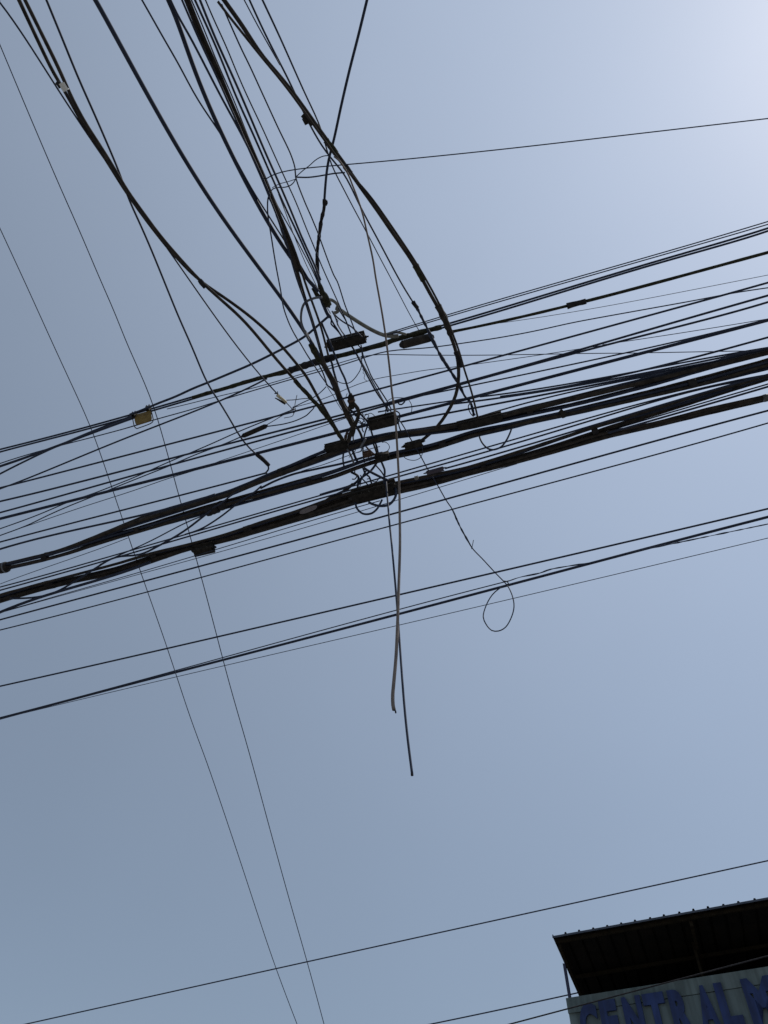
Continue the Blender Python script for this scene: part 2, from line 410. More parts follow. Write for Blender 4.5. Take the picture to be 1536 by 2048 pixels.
# sign: board with raised letters
sgn = empty('shop_sign', bp_(0, W0, H0 - 1), 'faded blue raised letters reading CENTRAL M on pale board below roof', 'sign')
bbox('board', S0 + .3, SE - .5, W0 - .035, W0 - .001, H0 - 1.75, H0 - .31, 'panel', sgn, .15)
bbox('coping', S0 - .003, SE, W0 - .05, W0 - .002, H0 - .30, H0 + .003, 'wall', bld)
zl0, zl1 = H0 - 1.03, H0 - .17
def sx(x, y): return E1.dot(at_e2(x, y, W0 - .1))
spans = [('C', 1159, 1196, 2040), ('E', 1201, 1236, 2032), ('N', 1247, 1286, 2024), ('T', 1289, 1333, 2018), ('R', 1339, 1379, 2010),
         ('A', 1391, 1431, 2003), ('L', 1434, 1476, 1998), ('M', 1489, 1552, 1990)]
dg = bpy.context.evaluated_depsgraph_get()
for ch, xa, xb, yy in spans:
    cu = bpy.data.curves.new('letter_curve', 'FONT'); cu.body = ch; cu.extrude = .5; cu.offset = .058; cu.resolution_u = 4
    to = bpy.data.objects.new('letter_tmp', cu); COL.objects.link(to); bpy.context.view_layer.update()
    me = bpy.data.meshes.new_from_object(to.evaluated_get(bpy.context.evaluated_depsgraph_get()))
    bpy.data.objects.remove(to); bpy.data.curves.remove(cu)
    v = np.array([x.co[:] for x in me.vertices]); lo, hi = v.min(0), v.max(0)
    sa, sb = sx(xa, yy), sx(xb, yy)
    for x in me.vertices:
        a, b, c = [(x.co[i] - lo[i]) / (hi[i] - lo[i]) for i in range(3)]
        x.co = bp_(sa + a * (sb - sa), W0 - .052 - c * .055, zl0 + b * (zl1 - zl0))
    keep(link('letter', me, M['letter'], smooth=False), sgn)

# ------------------------------------------------------------------ thick lashed bundles
bundle('upper of the two middle black bundles, peeling away from the lower one toward the left',
  [(0,1127,1136),(120,1098,1108),(220,1058,1070),(298,1025,1044),(345,1012,1030),(400,995,1012),(460,980,994),(534,947,962),(596,922,941),(640,902,925),(680,886,910),(720,876,896),(780,863,879),(860,853,870),(930,841,862),(1000,827,845),(1060,810,832),(1100,802,824),(1180,782,806),(1240,767,790),(1300,752,775),(1405,727,743),(1536,694,710)], 5, 7.5, 11, o=.004)
bundle('lower of the two middle black bundles, ending in a round coupler at the left edge',
  [(0,1129,1144),(60,1114,1131),(120,1101,1116),(220,1068,1083),(298,1046,1061),(345,1030,1047),(400,1013,1033),(440,1002,1022),(520,980,1000),(596,959,978),(680,936,955),(720,919,936),(790,901,917),(860,889,905),(950,857,874),(1020,846,860),(1060,835,848),(1100,828,841),(1180,808,824),(1300,779,796),(1405,752,772),(1536,716,740)], 5, 6.5, 5, o=-.002)
bundle('lowest thick black bundle, upper strands fanning apart at the right edge',
  [(0,1187,1199),(78,1165,1176),(156,1145,1157),(240,1123,1138),(298,1104,1118),(382,1085,1094),(460,1064,1075),(518,1042,1055),(596,1019,1033),(680,987,1005),(740,972,988),(800,961,976),(860,948,963),(937,932,944),(1000,912,926),(1100,880,898),(1216,842,861),(1300,818,836),(1405,785,802),(1536,749,761)], 4, 7.0, 21)
bundle('lowest thick black bundle, underside strands reaching the metal clamp at the right edge',
  [(0,1196,1207),(78,1174,1184),(156,1154,1165),(240,1136,1149.5),(298,1117,1129),(382,1092,1100),(460,1073,1084),(518,1054,1066),(596,1032,1044),(680,1003,1020),(740,985,1000),(800,974,988),(860,961,975),(937,942,951.5),(1000,924,937),(1100,896,910),(1216,860,877),(1300,846,858),(1405,817,833),(1536,788,802)], 4, 7.0, 33, o=.002)

# ------------------------------------------------------------------ cables along the cross street, top to bottom
S('thinnest top wire of the fan at the right edge, ending above the grey sheath', 2.4, [(772,668),(819,652),(897,629),(956,611),(1080,577),(1169,550),(1247,526),(1296,514),(1390,487),(1452,468),(1536,443)], 3, name='street_wire')
S('second thin wire of the right edge fan, just below the topmost wire', 2.4, [(774,671),(848,646),(897,633),(956,616),(1080,581),(1160,557),(1296,518),(1390,491),(1452,473),(1536,449)], 3, name='street_wire')
ua = S('upper of two black cables running from the mustard plate to the right edge', 4.0, [(0,899),(94,874.5),(180,852.5),(240,835.5),(301,819),(385,793),(460,772),(534,751),(599,731),(669,712),(729,697),(798,674),(852,660),(907,646.5),(956,631),(1014,612),(1060,598),(1138,573),(1216,553),(1300,527),(1390,500.5),(1483,471.6),(1536,457)], 7, o=.004)
ub = S('lower of two black cables running from the mustard plate to the right edge', 4.0, [(0,904),(94,879),(180,857),(240,840),(301,823),(385,797),(460,776),(534,755),(599,735),(669,716),(729,701),(798,678.5),(852,664),(907,651),(956,636),(1014,617.5),(1060,603.6),(1160,572),(1300,532.5),(1400,502),(1536,462)], 7, o=.0)
wrap(ub, [(385,795),(423,784),(460,774),(487,765),(534,752.5),(573,743),(599,733),(633,724),(669,714),(703,706),(729,699),(760,691),(798,676),(831,668),(852,662),(883,654)], 10.5, m='moss', taper=(.7, 1.05), o=-.003)
wrap(ub, [(580,741),(610,731),(640,722),(668,714)], 14.5, m='tape', o=-.006)
S('mossy tape wrapped cable with a swollen joint at its middle, right side', 6.4, [(905,664),(946,654),(995,644.5),(1034,635),(1080,625),(1115,617),(1154,607),(1185,600),(1247,583),(1296,570),(1374,548),(1452,528),(1536,505)], 3, m='moss', rough=.18, step=5)
taped = [o for o in COL.objects if o.get('label', '').startswith('mossy tape wrapped')][0]
wrap(taped, [(1134,612.5),(1142,610),(1150,608),(1158,606),(1165,604.5),(1172,602.5)], 11.5, taper=None, m='tape', name='joint')
S('faintest hair thin wire leaving the mossy taped cable toward the right edge', 1.25, [(1000,646),(1024,642.6),(1080,635),(1154,623),(1216,610.6),(1296,597),(1405,576),(1536,550)], 3, name='street_wire', m='steel')
S('thin wire passing under the grey cylinder closure, crossing a cable near right edge', 2.4, [(240,860),(307,840),(392,816.5),(449,798),(487,787),(537,772),(588,757),(643,742),(719,719),(774,700.7),(813,699),(865,695),(917,687.5),(995,676),(1080,660),(1138,646.6),(1200,635),(1300,617),(1405,598),(1468,585.6),(1536,575.5)], None, name='street_wire', step=14)
S('flattest thin wire, running almost level across the right half of photo', 1.8, [(334,818),(385,806),(440,791.6),(502,777.5),(580,755),(632,740),(672,728),(716,715),(740,708.5),(776,709),(831,710),(948,710.5),(1080,708.6),(1166,707),(1269,706),(1380,704),(1429,703),(1536,701)], None, name='street_wire', step=14)
S('thin wire crossing the yellow-tipped clamp area and rising to a right cable pair', 1.5, [(586,815),(643,799.8),(682,783),(733,760.7),(784,752),(858,739),(901,735),(960,727),(1080,710),(1154,698.6),(1210,690)], None, name='street_wire', step=14)
S('thin faint wire meeting the thick right hand cable just short of right edge', 1.6, [(1205,689),(1300,676.5),(1390,661),(1452,651),(1536,638)], 2, name='street_wire')
S('steep cable from left edge joining the tape wrapped span behind the crossing wires', 3.4, [(0,978),(31,966),(78,947),(125,928),(200,897.7),(240,882),(314,851),(376,826),(436,804),(460,794.7),(493,777),(518,765),(534,757)], 4)
S('cable passing into the mustard plate from the left edge', 5.2, [(0,933),(47,915.6),(94,900),(140.6,883),(187.5,864),(240,845),(275,833)], 3)
S('thin wire just above the cable that enters the mustard plate, left edge', 2.2, [(0,926.6),(47,913),(94,897),(133,888),(180,876),(225,864),(264,853),(307,840)], 3, name='street_wire')
S('cable climbing steeply from left edge to meet the top pair left of the plate', 3.8, [(0,947.7),(39,928),(78,909),(117,890.6),(156,875),(187.5,862),(219,848),(262,833)], 3)
S('cable curving down from the grey hook to join the top pair above the plate', 4.8, [(658,632),(642,645),(613.5,671),(582,689),(540.6,710),(504,728),(452,750),(414,766),(373,782),(353,794),(329,801),(307.5,810),(285.6,820),(260,829)], None, step=9)
S('cable running unbroken from left edge behind the clamp to the right edge fan', 4.0, [(0,977),(31,966),(78,956),(156,936),(220,919.7),(298,898.6),(376,877.5),(440,862.6),(502,846),(549,834),(586,822),(629,811.5),(676,800),(710,790.6),(751,781.5),(780,772.5),(858,751),(897,741),(917,734),(948,726.6),(1004,712),(1060,696),(1154,671),(1263,640),(1296,631),(1390,606),(1460,587),(1536,565)], 6)
S('upper of a paired cable forking into two strands right of the white cord', 4.4, [(0,1003),(78,984),(156,964),(240,944),(298,929),(360,912),(440,891),(502,876),(565,859),(625,844.7),(661,835),(700,827),(760,811),(800,799),(819,794.5),(878,777.5),(940,761),(1014,741),(1060,729),(1122,710),(1200,687),(1300,659.5),(1400,629.5),(1536,591)], 6)
S('lower of a paired cable forking into two strands right of the white cord', 4.2, [(0,1025),(62,1009),(140,986),(220,964),(282,946),(342,930.6),(392,915),(440,903),(502,887),(560,869),(596,862),(667,839),(700,831),(760,814),(800,802),(878,781),(940,765),(1014,744),(1060,732),(1154,704),(1216,688),(1300,668),(1410,640),(1536,604)], 6)
S('thin wire hugging the underside of the pair left of the hub', 1.5, [(440,922),(502.5,901),(580.6,874),(640,855),(700,833)], 2, name='street_wire')
S('broad black cable passing behind the square box, swelling toward right edge', 6.6, [(0,1037.5),(62,1022),(125,1006),(187,990),(240,976.6),(345,950),(460,921),(534,902),(596,885),(660,868),(716,855.5),(760,843),(803,831),(858,818),(907,805),(950,793),(1014,777),(1080,761),(1138,743),(1216,724),(1296,702.5),(1390,679),(1452,663),(1536,640)], 6)
S('thinner cable just above the broad one, leaving the twisted knot rightward', 3.2, [(816,797),(848,791),(897,779),(975,764.6),(1060,747),(1138,730.6),(1216,713),(1300,694),(1358,682),(1420,668),(1536,638)], 4)
S('short cable from the black box merging with the broad cable near the taped leg', 3.2, [(756,824),(791,818),(823,814.5),(860,807),(897,802.5),(930,797.6),(985,786)], 3)
S('first of four fanned cables gathering into the middle bundle at the right', 3.6, [(960,793.5),(1015,787),(1060,780),(1138,768),(1216,753),(1300,738),(1390,720),(1436,713),(1536,695)], 3)
S('second of four fanned cables gathering into the middle bundle at the right', 4.2, [(900,808),(952,803.5),(995,796.6),(1060,786),(1100,779),(1180,767),(1240,757),(1300,744),(1390,725),(1536,696)], 3)
S('third of four fanned cables gathering into the middle bundle at the right', 4.4, [(802,844),(858,833),(954,815),(995,807),(1060,794.7),(1122,784),(1216,763.4),(1300,747),(1405,729),(1536,702)], 3)
S('fourth and lowest fanned cable, springing from the long terminal box', 3.4, [(964,831),(1034,812),(1060,805),(1138,785),(1216,766),(1300,752),(1400,734),(1536,706)], 3)
S('cable climbing out of the fan to stand clear above it at right edge', 4.4, [(1000,794),(1060,784.5),(1120,774.5),(1180,763),(1240,751),(1296,738.5),(1343,729),(1390,713),(1436,701),(1483,688),(1536,676)], 3)
S('slack cable under the upper middle bundle, left of the round hub loops', 4.6, [(521,976.6),(549,962.5),(588,948),(635,937.5),(680,928),(699,923),(733,913),(765,905)], None)
S('hair thin wire with a small knot above the slack cable left of hub', 1.6, [(575,953),(610,940),(643,930.5),(660,924.5),(686,915),(720,903),(760,893)], None, name='street_wire')
S('long cable from the left edge ending at the sleeve of the slanting overhead wire', 3.6, [(0,1084.5),(109,1054),(240,1023),(356,992),(440,968.6),(515,951.6),(534,945)], 3)
S('cable merging into the top of the upper middle bundle near the thin verticals', 4.4, [(0,1098),(109,1070),(240,1039),(345,1014.7),(376,1007),(430,988)], 3)
S('steep thin wire crossing from left edge up to the long dark capsule', 2.4, [(0,1057.5),(55,1038),(100,1020),(140,1002),(187,987.5),(220,974),(267,955.6),(337,924),(392,901),(440,880),(477,863),(527,843),(560,829),(590,818)], None, name='street_wire', step=12)
S('thin wire weaving under the steep one, left of the dark capsule', 2.4, [(0,1071),(62,1048),(78,1039),(140,1011),(184,994),(230,975),(295,949),(353,926),(398,906),(440,892),(482,873.6)], None, name='street_wire', step=12)
S('faint wire that splits from the weaving wires just right of left edge', 1.6, [(30,1060),(60,1050),(92,1039),(156,1017),(240,990),(271,980),(345,954),(400,938),(440,922)], None, name='street_wire', step=12)
S('faint wire between the two lower bundles, fading toward the left edge', 1.4, [(0,1168),(55,1148),(140,1118),(220,1090),(256,1075.6)], 3, name='street_wire')
S('upper of the close pair above the lowest bundle', 3.2, [(0,1174),(109,1145),(240,1107),(314,1085),(384,1066),(440,1048),(518,1026.6),(596,1004.7),(680,980),(722,966),(771,954),(800,945),(853,929),(976,893),(1060,871),(1180,836),(1300,801),(1397,777.5),(1468,763),(1536,749)], 6)
S('lower of the close pair above the lowest bundle', 3.6, [(0,1180),(62,1164),(140,1143),(240,1112),(282,1099),(376,1074),(440,1054.7),(518,1032),(596,1009),(655,994),(743,968.5),(798,954),(858,935),(1005,892),(1060,879),(1180,842),(1300,807),(1390,782),(1452,765),(1536,757)], 6)
S('short cable leaving the dull purple housing along the bundle top', 4.0, [(890,937),(940,923),(995,908),(1060,888),(1100,876.7),(1216,841),(1300,817.5),(1405,785.5),(1536,749)], 3)
S('first slim cable in the gap where the lowest bundle opens at right', 3.2, [(1216,862),(1300,837),(1405,806),(1468,788),(1536,768)], 2)
S('second slim cable in the gap where the lowest bundle opens at right', 4.4, [(1216,866),(1300,842),(1405,812),(1468,793),(1536,773.5)], 2)
S('cable sagging away beneath the lowest bundle at the left edge', 6.0, [(0,1223.5),(39,1211),(78,1195),(156,1170),(240,1148),(300,1124)], 3)
S('steep cable crossing the lowest bundle from left edge to the tape knot', 4.2, [(20,1197),(62,1196),(109,1187),(133,1173),(203,1129),(231,1112),(278,1111.6),(314,1093),(345,1077),(376,1057),(407.5,1032),(423,1020)], None, step=10)
S('slim steep cable rising to the middle bundle beside the tape knot', 2.6, [(200,1129),(239,1110),(271.6,1096),(314,1075.6),(360.6,1050.6),(392,1036.6),(415,1028)], None, step=10)
S('short steep cable bridging the close pair and the lower middle bundle', 3.6, [(370,1069),(389,1063),(407.5,1055),(439,1035),(460,1019),(480,1003),(509,984),(523,972)], None, step=8)
S('short slanting strand bridging the gap between both middle bundles', 3.2, [(425,1016),(440,1008),(463,990.6),(478,982)], None, step=6)
S('thin wire just below the lowest bundle and its hanging box', 1.9, [(0,1225),(109,1193),(220,1161.6),(298,1139),(390,1111.6),(460,1092),(549,1061),(660,1031.7),(712,1015.4),(760,1001)], 4, name='street_wire')
S('faint wire second below the lowest bundle, rejoining it at the right', 1.5, [(0,1226),(125,1190),(220,1164.7),(340,1132),(460,1098),(549,1072),(680,1035),(751,1014),(790,1001),(860,980),(936,958),(1034,927.5)], 4, name='street_wire')
S('clear straight cable, first one fully below the lowest bundle', 4.0, [(0,1239.5),(109,1210),(240,1176),(440,1122),(549,1092),(680,1056),(800,1023),(860,1007.6),(1060,953),(1100,941),(1277,889.7),(1536,821.5)], 4)
S('clear straight cable, second one fully below the lowest bundle', 3.0, [(0,1260),(240,1199),(454,1140),(677,1080),(825,1040),(860,1031.7),(1060,977),(1100,965.6),(1339,902),(1536,846)], 4)
S('topmost cable of the separate lower group crossed by the dangling cords', 3.8, [(0,1372.5),(254,1315),(440,1272.5),(600,1236),(760,1198.5),(840,1179),(1060,1129),(1080,1124),(1300,1073),(1536,1017.4)], 4)
S('thickest cable of the separate lower group, carrying the wire loop', 5.4, [(0,1437),(120,1406),(257,1368.6),(440,1321.5),(600,1280),(760,1238),(840,1216),(1060,1159),(1080,1154.5),(1277,1100.5),(1536,1034)], 4)
S('thin dark wire riding just over the thickest cable of the lower group', 2.2, [(0,1435),(257,1367),(440,1316),(600,1273),(760,1230),(840,1207.5),(920,1186),(1002,1164),(1019.5,1163)], 3, name='street_wire')
S('twisted purplish wire continuing right from the loop along the thickest cable', 2.6, [(1015,1163),(1038,1155),(1080,1146),(1100,1139),(1184,1124),(1277,1101),(1323,1092),(1420,1072),(1536,1048)], None, name='street_wire', m='thin', step=5, rough=1.0)
S('faintest lowest wire of the separate lower group', 1.5, [(0,1438),(150,1401.5),(440,1333),(600,1297),(760,1259),(840,1240),(1060,1189),(1323,1127),(1536,1076)], 4, name='street_wire', m='thin')
cable('lone straight wire crossing the empty sky above the building roof', 2.5, [(52,2048),(400,1971),(800,1883),(1080,1821),(1340,1763),(1536,1722)], ('E', 11.0), 2, name='street_wire', o=0.0, ext=45.0)
cable('wire passing behind the blue post to the dark roof edge', 2.6, [(864,2048),(972,2025),(1080,2002),(1155,1986),(1300,1953),(1536,1897)], ('E', 32.0), 2, name='street_wire', o=0.0, ext=45.0)
cable('wire sweeping across the sign top and up along the roof edge', 2.8, [(1020,2048),(1080,2032),(1130,2020),(1260,1984),(1418,1943),(1536,1912)], ('E', 14.0), 2, name='street_wire', o=0.0, ext=45.0, m='tape')

# ------------------------------------------------------------------ cables coming overhead from the top edge
Ov('thin wire from the top left corner ending at the cream tipped clamp', 3.4, [(0,5),(39,61),(78,120),(112,169),(135,208),(167,258),(208,320),(253,384),(278,411),(296,437),(317,474),(337,503),(370,548),(419,617),(448,657),(474,692),(501,727.5),(532,763),(553,786)], -6)
Ov('left cable of the clamped pair at top left, upper branch after the dark tie', 6.6, [(38,0),(78,86),(115,161),(133,186),(158,236),(188,281),(213,321),(253,385),(286,431),(322,479),(364,527),(404,566),(442.5,590),(471,611),(505,636),(534,662),(569,697.5),(592.5,727),(602,738.6),(612,750),(622.5,770),(633,789),(643,807.6),(654,824.5),(664,843),(674.6,862),(685,878),(695,892)], step=14, rough=.1, m='old')
lp = Ov('right cable of the clamped pair at top left, lower branch after the dark tie', 6.6, [(50,0),(86,73),(122,146),(138,184),(163,234),(192,279),(217,318),(255,382),(288,428),(327,480),(368,526),(407,568),(445,602.5),(468.5,622),(493,647),(520.6,679),(544,709),(569,737),(577,746),(588.6,759),(600,772),(612,784),(622.5,797),(633,807.6),(646,823),(659,840),(671,858),(684,878)], step=14, rough=.1, m='old')
wrap(lp, [(590,761),(602,775),(614,787),(624,799),(636,811),(648,826),(660,842),(672,860),(683,878)], 8.6, 'O', m='moss')
wrap(lp, [(399,560),(403,565),(407,570),(411,574)], 11, 'O', name='tie')
tcl = wrap(lp, [(124,165),(127,170.5),(130,176),(133,181)], 15.5, 'O', m='white', name='clamp', rough=0)
wrap(lp, [(113,164),(118,169),(122,175)], 10, 'O', name='clamp_lug', rough=.1)
o3 = Ov('straight slim cable crossing the clamped pair, ending in a black sleeve', 4.2, [(93,0),(125,78),(156,154),(195,242),(241,351),(255,392),(284,456),(305,505),(360,640),(380,684.5),(403,740),(414,766.5),(428,788),(439,804),(468,852.5),(487,885),(509,907),(534,926),(539,934),(537,941),(531,946)], step=12)
wrap(o3, [(513,909),(520,914),(527,920),(534,927),(538,931)], 8, 'O', rough=.2)
big = Ov('thick lone black cable between the clamped pair and the central sheaf', 8.8, [(191,0),(224,60),(250,107),(286,172),(320,232),(356,300),(395,358.6),(434,417),(473,472),(509,527),(546,577),(564,598),(592.7,634),(611,660),(626.6,694),(634,712),(648.5,729.5),(659,749),(670.7,768.5),(677,788),(685,805),(695,823),(706,844)], -7)
wrap(big, [(622,688),(630,704),(636,716),(642,724)], 13, 'O', m='moss')
wrap(big, [(640,722),(648.5,731),(659,749),(670.7,768.5),(677,788),(685,805),(695,823),(706,845)], 10.5, 'O', m='old', rough=.15)
Ov('slim cable from the top edge crossing the double cable left of the sheaf', 3.6, [(284,0),(300,28),(334,88.5),(358.6,130),(395,200),(439,263),(465,308),(490,353),(511,393),(536,428),(559,466),(578,496),(603,532),(622,566)], step=16)
Ov('double thickness cable, left edge of the central sheaf, ending at mossy knot', 9.2, [(336.5,0),(352,34),(361,61),(373,95),(384.6,127.6),(401,170),(426,226.5),(452,286),(478,338.5),(506,390),(525.6,425.5),(542.5,458),(561,484),(574,503.6),(588,523),(600,539.5),(615,558),(625,572),(638,582.5)], -6)
Ov('cable peeling right from the double thickness cable to the central sheaf', 4.8, [(341,0),(352,26),(367.7,52),(384.6,81),(404,120),(427.6,165),(446,202),(467.7,239.6),(504,310),(527,360),(540,392)], step=16)
Ov('left strand of the dense central sheaf at the top edge', 4.0, [(364,0),(394,70),(407,98),(432,150),(452,194),(476,248),(512,332),(528,366),(537,392),(556,436),(564,458),(578,500),(592.5,559),(604,585),(612,608.5),(620,632),(628,661),(640,700)], step=16)
shf = Ov('thickest strand of the dense central sheaf, wrapped below the loop wires', 8.6, [(373,0),(404,78),(417,111),(433,143),(455,196),(478,247),(496,286),(514.6,331),(530,365),(540,389),(548,408.6),(558,434.6),(566,458),(574,483),(581.6,500),(588,519),(599,560),(608,593),(617,619),(625,644),(633,670),(639,693),(644.6,713),(652,740)], step=16, taper=(1.1, .85), m='old')
wrap(shf, [(541,394),(549,410),(559,436),(567,459),(575,484),(583,502),(589,521),(594,538)], 12.5, 'O', m='old', taper=(.85, 1.25), rough=.15)
Ov('brown weathered strand tucked against the thickest strand of the sheaf', 5.4, [(378,0),(412,84),(440,146),(460,196),(482,247),(500,286),(518,331),(534,368),(546,398),(556,420),(572,458),(586,492),(597,520),(605.6,552.5),(614.7,578.6),(624,603),(633,628),(639.4,645),(647,670),(654,702),(657,713)], step=16, m='old')
Ov('thin strand in the gap right of the thickest sheaf strand', 2.8, [(383,0),(409,60),(430,115),(468,200),(478,226.6),(509,305),(540.6,375),(545,393),(563,428),(577.7,450),(588,471),(605,500),(617,526),(628,545),(640,575)], step=16)
Ov('first of two parallel cables right of the sheaf, woven below', 4.6, [(390,0),(409,42),(430,88.5),(450,137),(475,200),(504,263),(530,323),(543,353),(555.5,380),(564.6,402),(579,433),(590.7,457),(600,477.6),(610,500),(622,526),(632,547),(640,570)], step=16)
Ov('second of two parallel cables right of the sheaf, woven below', 5.0, [(400,0),(417,43),(437,91),(456,131.5),(482,190),(510,256),(535,315),(551,350),(563,376),(576,408.6),(591,441),(601,471),(614,497),(624.5,519),(634,541),(641,560)], step=16)
Ov('thin strand passing under the loop wires, reaching the hub insulator', 2.0, [(557,388),(571,424),(583,458),(594.6,487),(605,513),(618,541),(633,572),(646,600),(661,627)], step=10, m='steel')
Ov('slim wire third right of the sheaf, kinked where the loop wires cross', 2.9, [(411,0),(431.5,48),(452,91),(469,134),(498,200),(522,250),(551,315),(567,350),(579,376),(597,415),(606,441),(618,470),(632,502),(637.6,519),(656,560),(672,595.5),(678.5,610),(687.6,630.7),(695,647.6),(703,670)], step=12)
Ov('slim wire bending at the small knot of the loop wires, then straight down', 3.2, [(443,8),(447,17),(464,56),(482,96),(500,133),(525,187.5),(556,255),(582,310),(590,336),(591.4,354),(608,400),(623,434.6),(636,466),(641.5,481.5),(667.5,550),(674.6,563),(690,610),(700.6,637),(712,667)], step=8)
rgt = Ov('thick cable from top centre curving round to hang at the terminal box', 8.2, [(448,0),(469,30),(489,56),(517,104),(556,148),(587.5,187.5),(608,216),(626.6,242),(644,267),(664,294),(683,320),(701.6,346),(720,373),(740,400),(762,430.5),(783,463.5),(805,493.5),(834.7,537),(852,574),(866,597.7),(877.7,617),(887,637),(897,662),(907,685.5),(915,711),(918,735),(918,769),(911,793),(905.5,808),(884,843.5),(864.5,867),(835,887)], step=14, m='old')
wrap(rgt, [(606,229),(612,236),(619,242),(626,248)], 12, 'O', m='box', name='clamp', rough=.15)
wrap(rgt, [(608,236),(611,242),(614,248)], 11, 'O', m='box', name='clamp_lug', rough=.1)
wrap(rgt, [(831,531),(836,540),(841,549),(847,560)], 13, 'O', m='moss')
wrap(rgt, [(876,612),(884,627),(891,642),(897,657),(902,668)], 14, 'O', m='old')
wrap(rgt, [(912,704),(916,713),(918,722),(920,732)], 13, 'O', m='tape')
wrap(rgt, [(652,281),(660,291),(667,300),(672,307)], 13, 'O', m='moss')
wrap(rgt, [(690,332),(696,340),(701,347)], 12, 'O')
Ov('slimmer companion laid against the thick curving cable, descending to terminal box', 4.8, [(435.4,2.6),(463,39),(482,62.5),(500,84.6),(520,111),(552,148),(584,189),(604,217),(640,268),(661,297),(680,323),(699,349),(724,371),(745,398),(768,430),(790,463),(812,494),(840,538),(854,562.5),(874,597.7),(889,629),(901,656),(913,685.5),(922.6,715),(926.5,734),(936,762),(940.6,773),(948.4,804.5),(954,828),(956,838)], step=14, m='old')
Ov('thin left wire of three at top centre, meeting its neighbour early', 2.8, [(488.5,0),(514.6,49.5),(540.6,96),(560,130)], step=16)
tw = Ov('middle wire of three at top centre, ending in knotted twisted cable', 4.0, [(499,0),(525,57),(551,109),(582,169),(602,214),(621,252),(650,302),(673,330),(686,342),(701.6,372),(720,413),(746,460.5),(777.5,520),(803,568),(829,609)], step=14)
wrap(tw, [(827,606),(831,611),(835,618),(844.5,637),(856,660),(868,685.5),(883.5,715),(901,742),(917,767.6),(930,793),(940.6,804.5),(948,830)], 6.2, 'O', m='black', name='twisted_end', rough=.6, step=2.2)
wrap(tw, [(826,604),(830,610),(835,616)], 9, 'O', name='knot')
Ov('right wire of three at top centre, fading thin toward the cylinder closure', 3.6, [(525,0),(561.5,78),(595,153.6),(621,211),(645,260.4),(653,300),(661.5,329),(683,369),(704.5,412),(730,458),(762,520),(780,553),(809,609),(829,646.5),(838.6,662)], step=14, taper=(1.15, .55))
twc = Ov('lone cable leaning from the top edge, ragged taped lower half', 5.6, [(734,0),(717,70),(699.5,138),(682,213),(665.6,289),(656.5,320),(652,356),(648.7,400),(648,418),(643,438.5),(639,467),(635,497),(635,532),(635.5,550),(638,566),(645,585),(652,600),(659,615)], step=10)
wrap(twc, [(649,399),(648,418),(643,438.5),(639,467),(635,497),(634,515),(635,532),(635.5,550),(638,566)], 7.6, 'O', m='tape', rough=.45)
wrap(twc, [(653,401),(654,406),(652,411)], 4, 'O', rough=.4, name='loose_tape')
wrap(twc, [(634,545),(637,562),(641,575),(646,588),(652,600),(657,611)], 15, 'O', m='moss', rough=.5, name='mossy_knot', taper=(.5, 1.05))
wrap(twc, [(626,576),(630,582),(634,590),(638,594)], 8, 'O', m='moss', rough=.5, name='mossy_knot')
wrap(twc, [(641,594),(648,612),(655,628),(660,634)], 7.5, 'O', m='black', rough=.2, name='lower_tail')
cable('slack wire bowing left from the sheaf down to the splice node', 2.9, [(538,391),(536,397),(535,415),(537,441),(540.5,460.7),(547.7,506),(553.6,540.6),(561.5,582),(566.7,613.5),(579.7,650),(595,678.6),(599,684),(616,712.5),(629,732),(643,753),(655,770)], 'O', None, name='overhead_wire', cat='wire', group=G_O, step=8)

# long thin wires over everything at left
cable('long hair thin wire with a kink, right of two falling to the bottom edge', 1.9, [(0,90),(65,245),(131.5,400),(166.7,478),(203,566.7),(224,611),(239.6,650),(260,704.7),(276,733),(303,800),(315,834),(329,888),(345,941.5),(354,980),(365,1015),(382.5,1082),(400,1144),(434,1273),(460,1372),(497,1500),(536.5,1646),(578,1797),(614.6,1924.5),(648,2048)], 'T', None, name='service_wire', cat='wire', group='long thin service wires', m='thin', step=25, o=-.03)
cable('long hair thin wire, left of two falling to the bottom edge', 1.7, [(0,457),(52,569),(104,684),(157.5,800),(179.7,848),(206,922),(229,991),(245,1038),(265,1097.5),(300,1197),(335,1297),(389,1460),(405,1500),(469,1687.5),(552,1937.5),(594,2048)], 'T', None, name='service_wire', cat='wire', group='long thin service wires', m='thin', step=25, o=-.03)

# ------------------------------------------------------------------ wires looping near the top of the crossing
J('thin wire running off to the right edge alone across the bright sky', 2.3, [(530,359),(545,349),(561.5,344),(591,338.5),(629,334.6),(694,329),(800,319.5),(1000,299),(1270,268),(1536,237)], 'O', name='overhead_wire', step=12)
J('small wire arching from the loop knot up to the thick curving cable', 2.0, [(591.4,354),(606,341),(619,331),(630,321),(639.6,315),(648,312),(658,311)], 'O')
J('slightly thicker link wire drooping between the loop knot and curving cable', 3.0, [(590,354),(600,354.6),(616,354.7),(632,353),(650,350),(668,347),(690,345)], 'O')
J('link wire sagging left from the loop knot to the sheaf', 2.2, [(592,356),(588,364),(582,370),(574,373.5),(564,375),(555,375),(546,378),(541,383)], 'O')
J('straight hair wire above the sagging link, left of the loop knot', 1.5, [(592,358),(577,363),(561.5,367),(552,371),(544,376)], 'O')

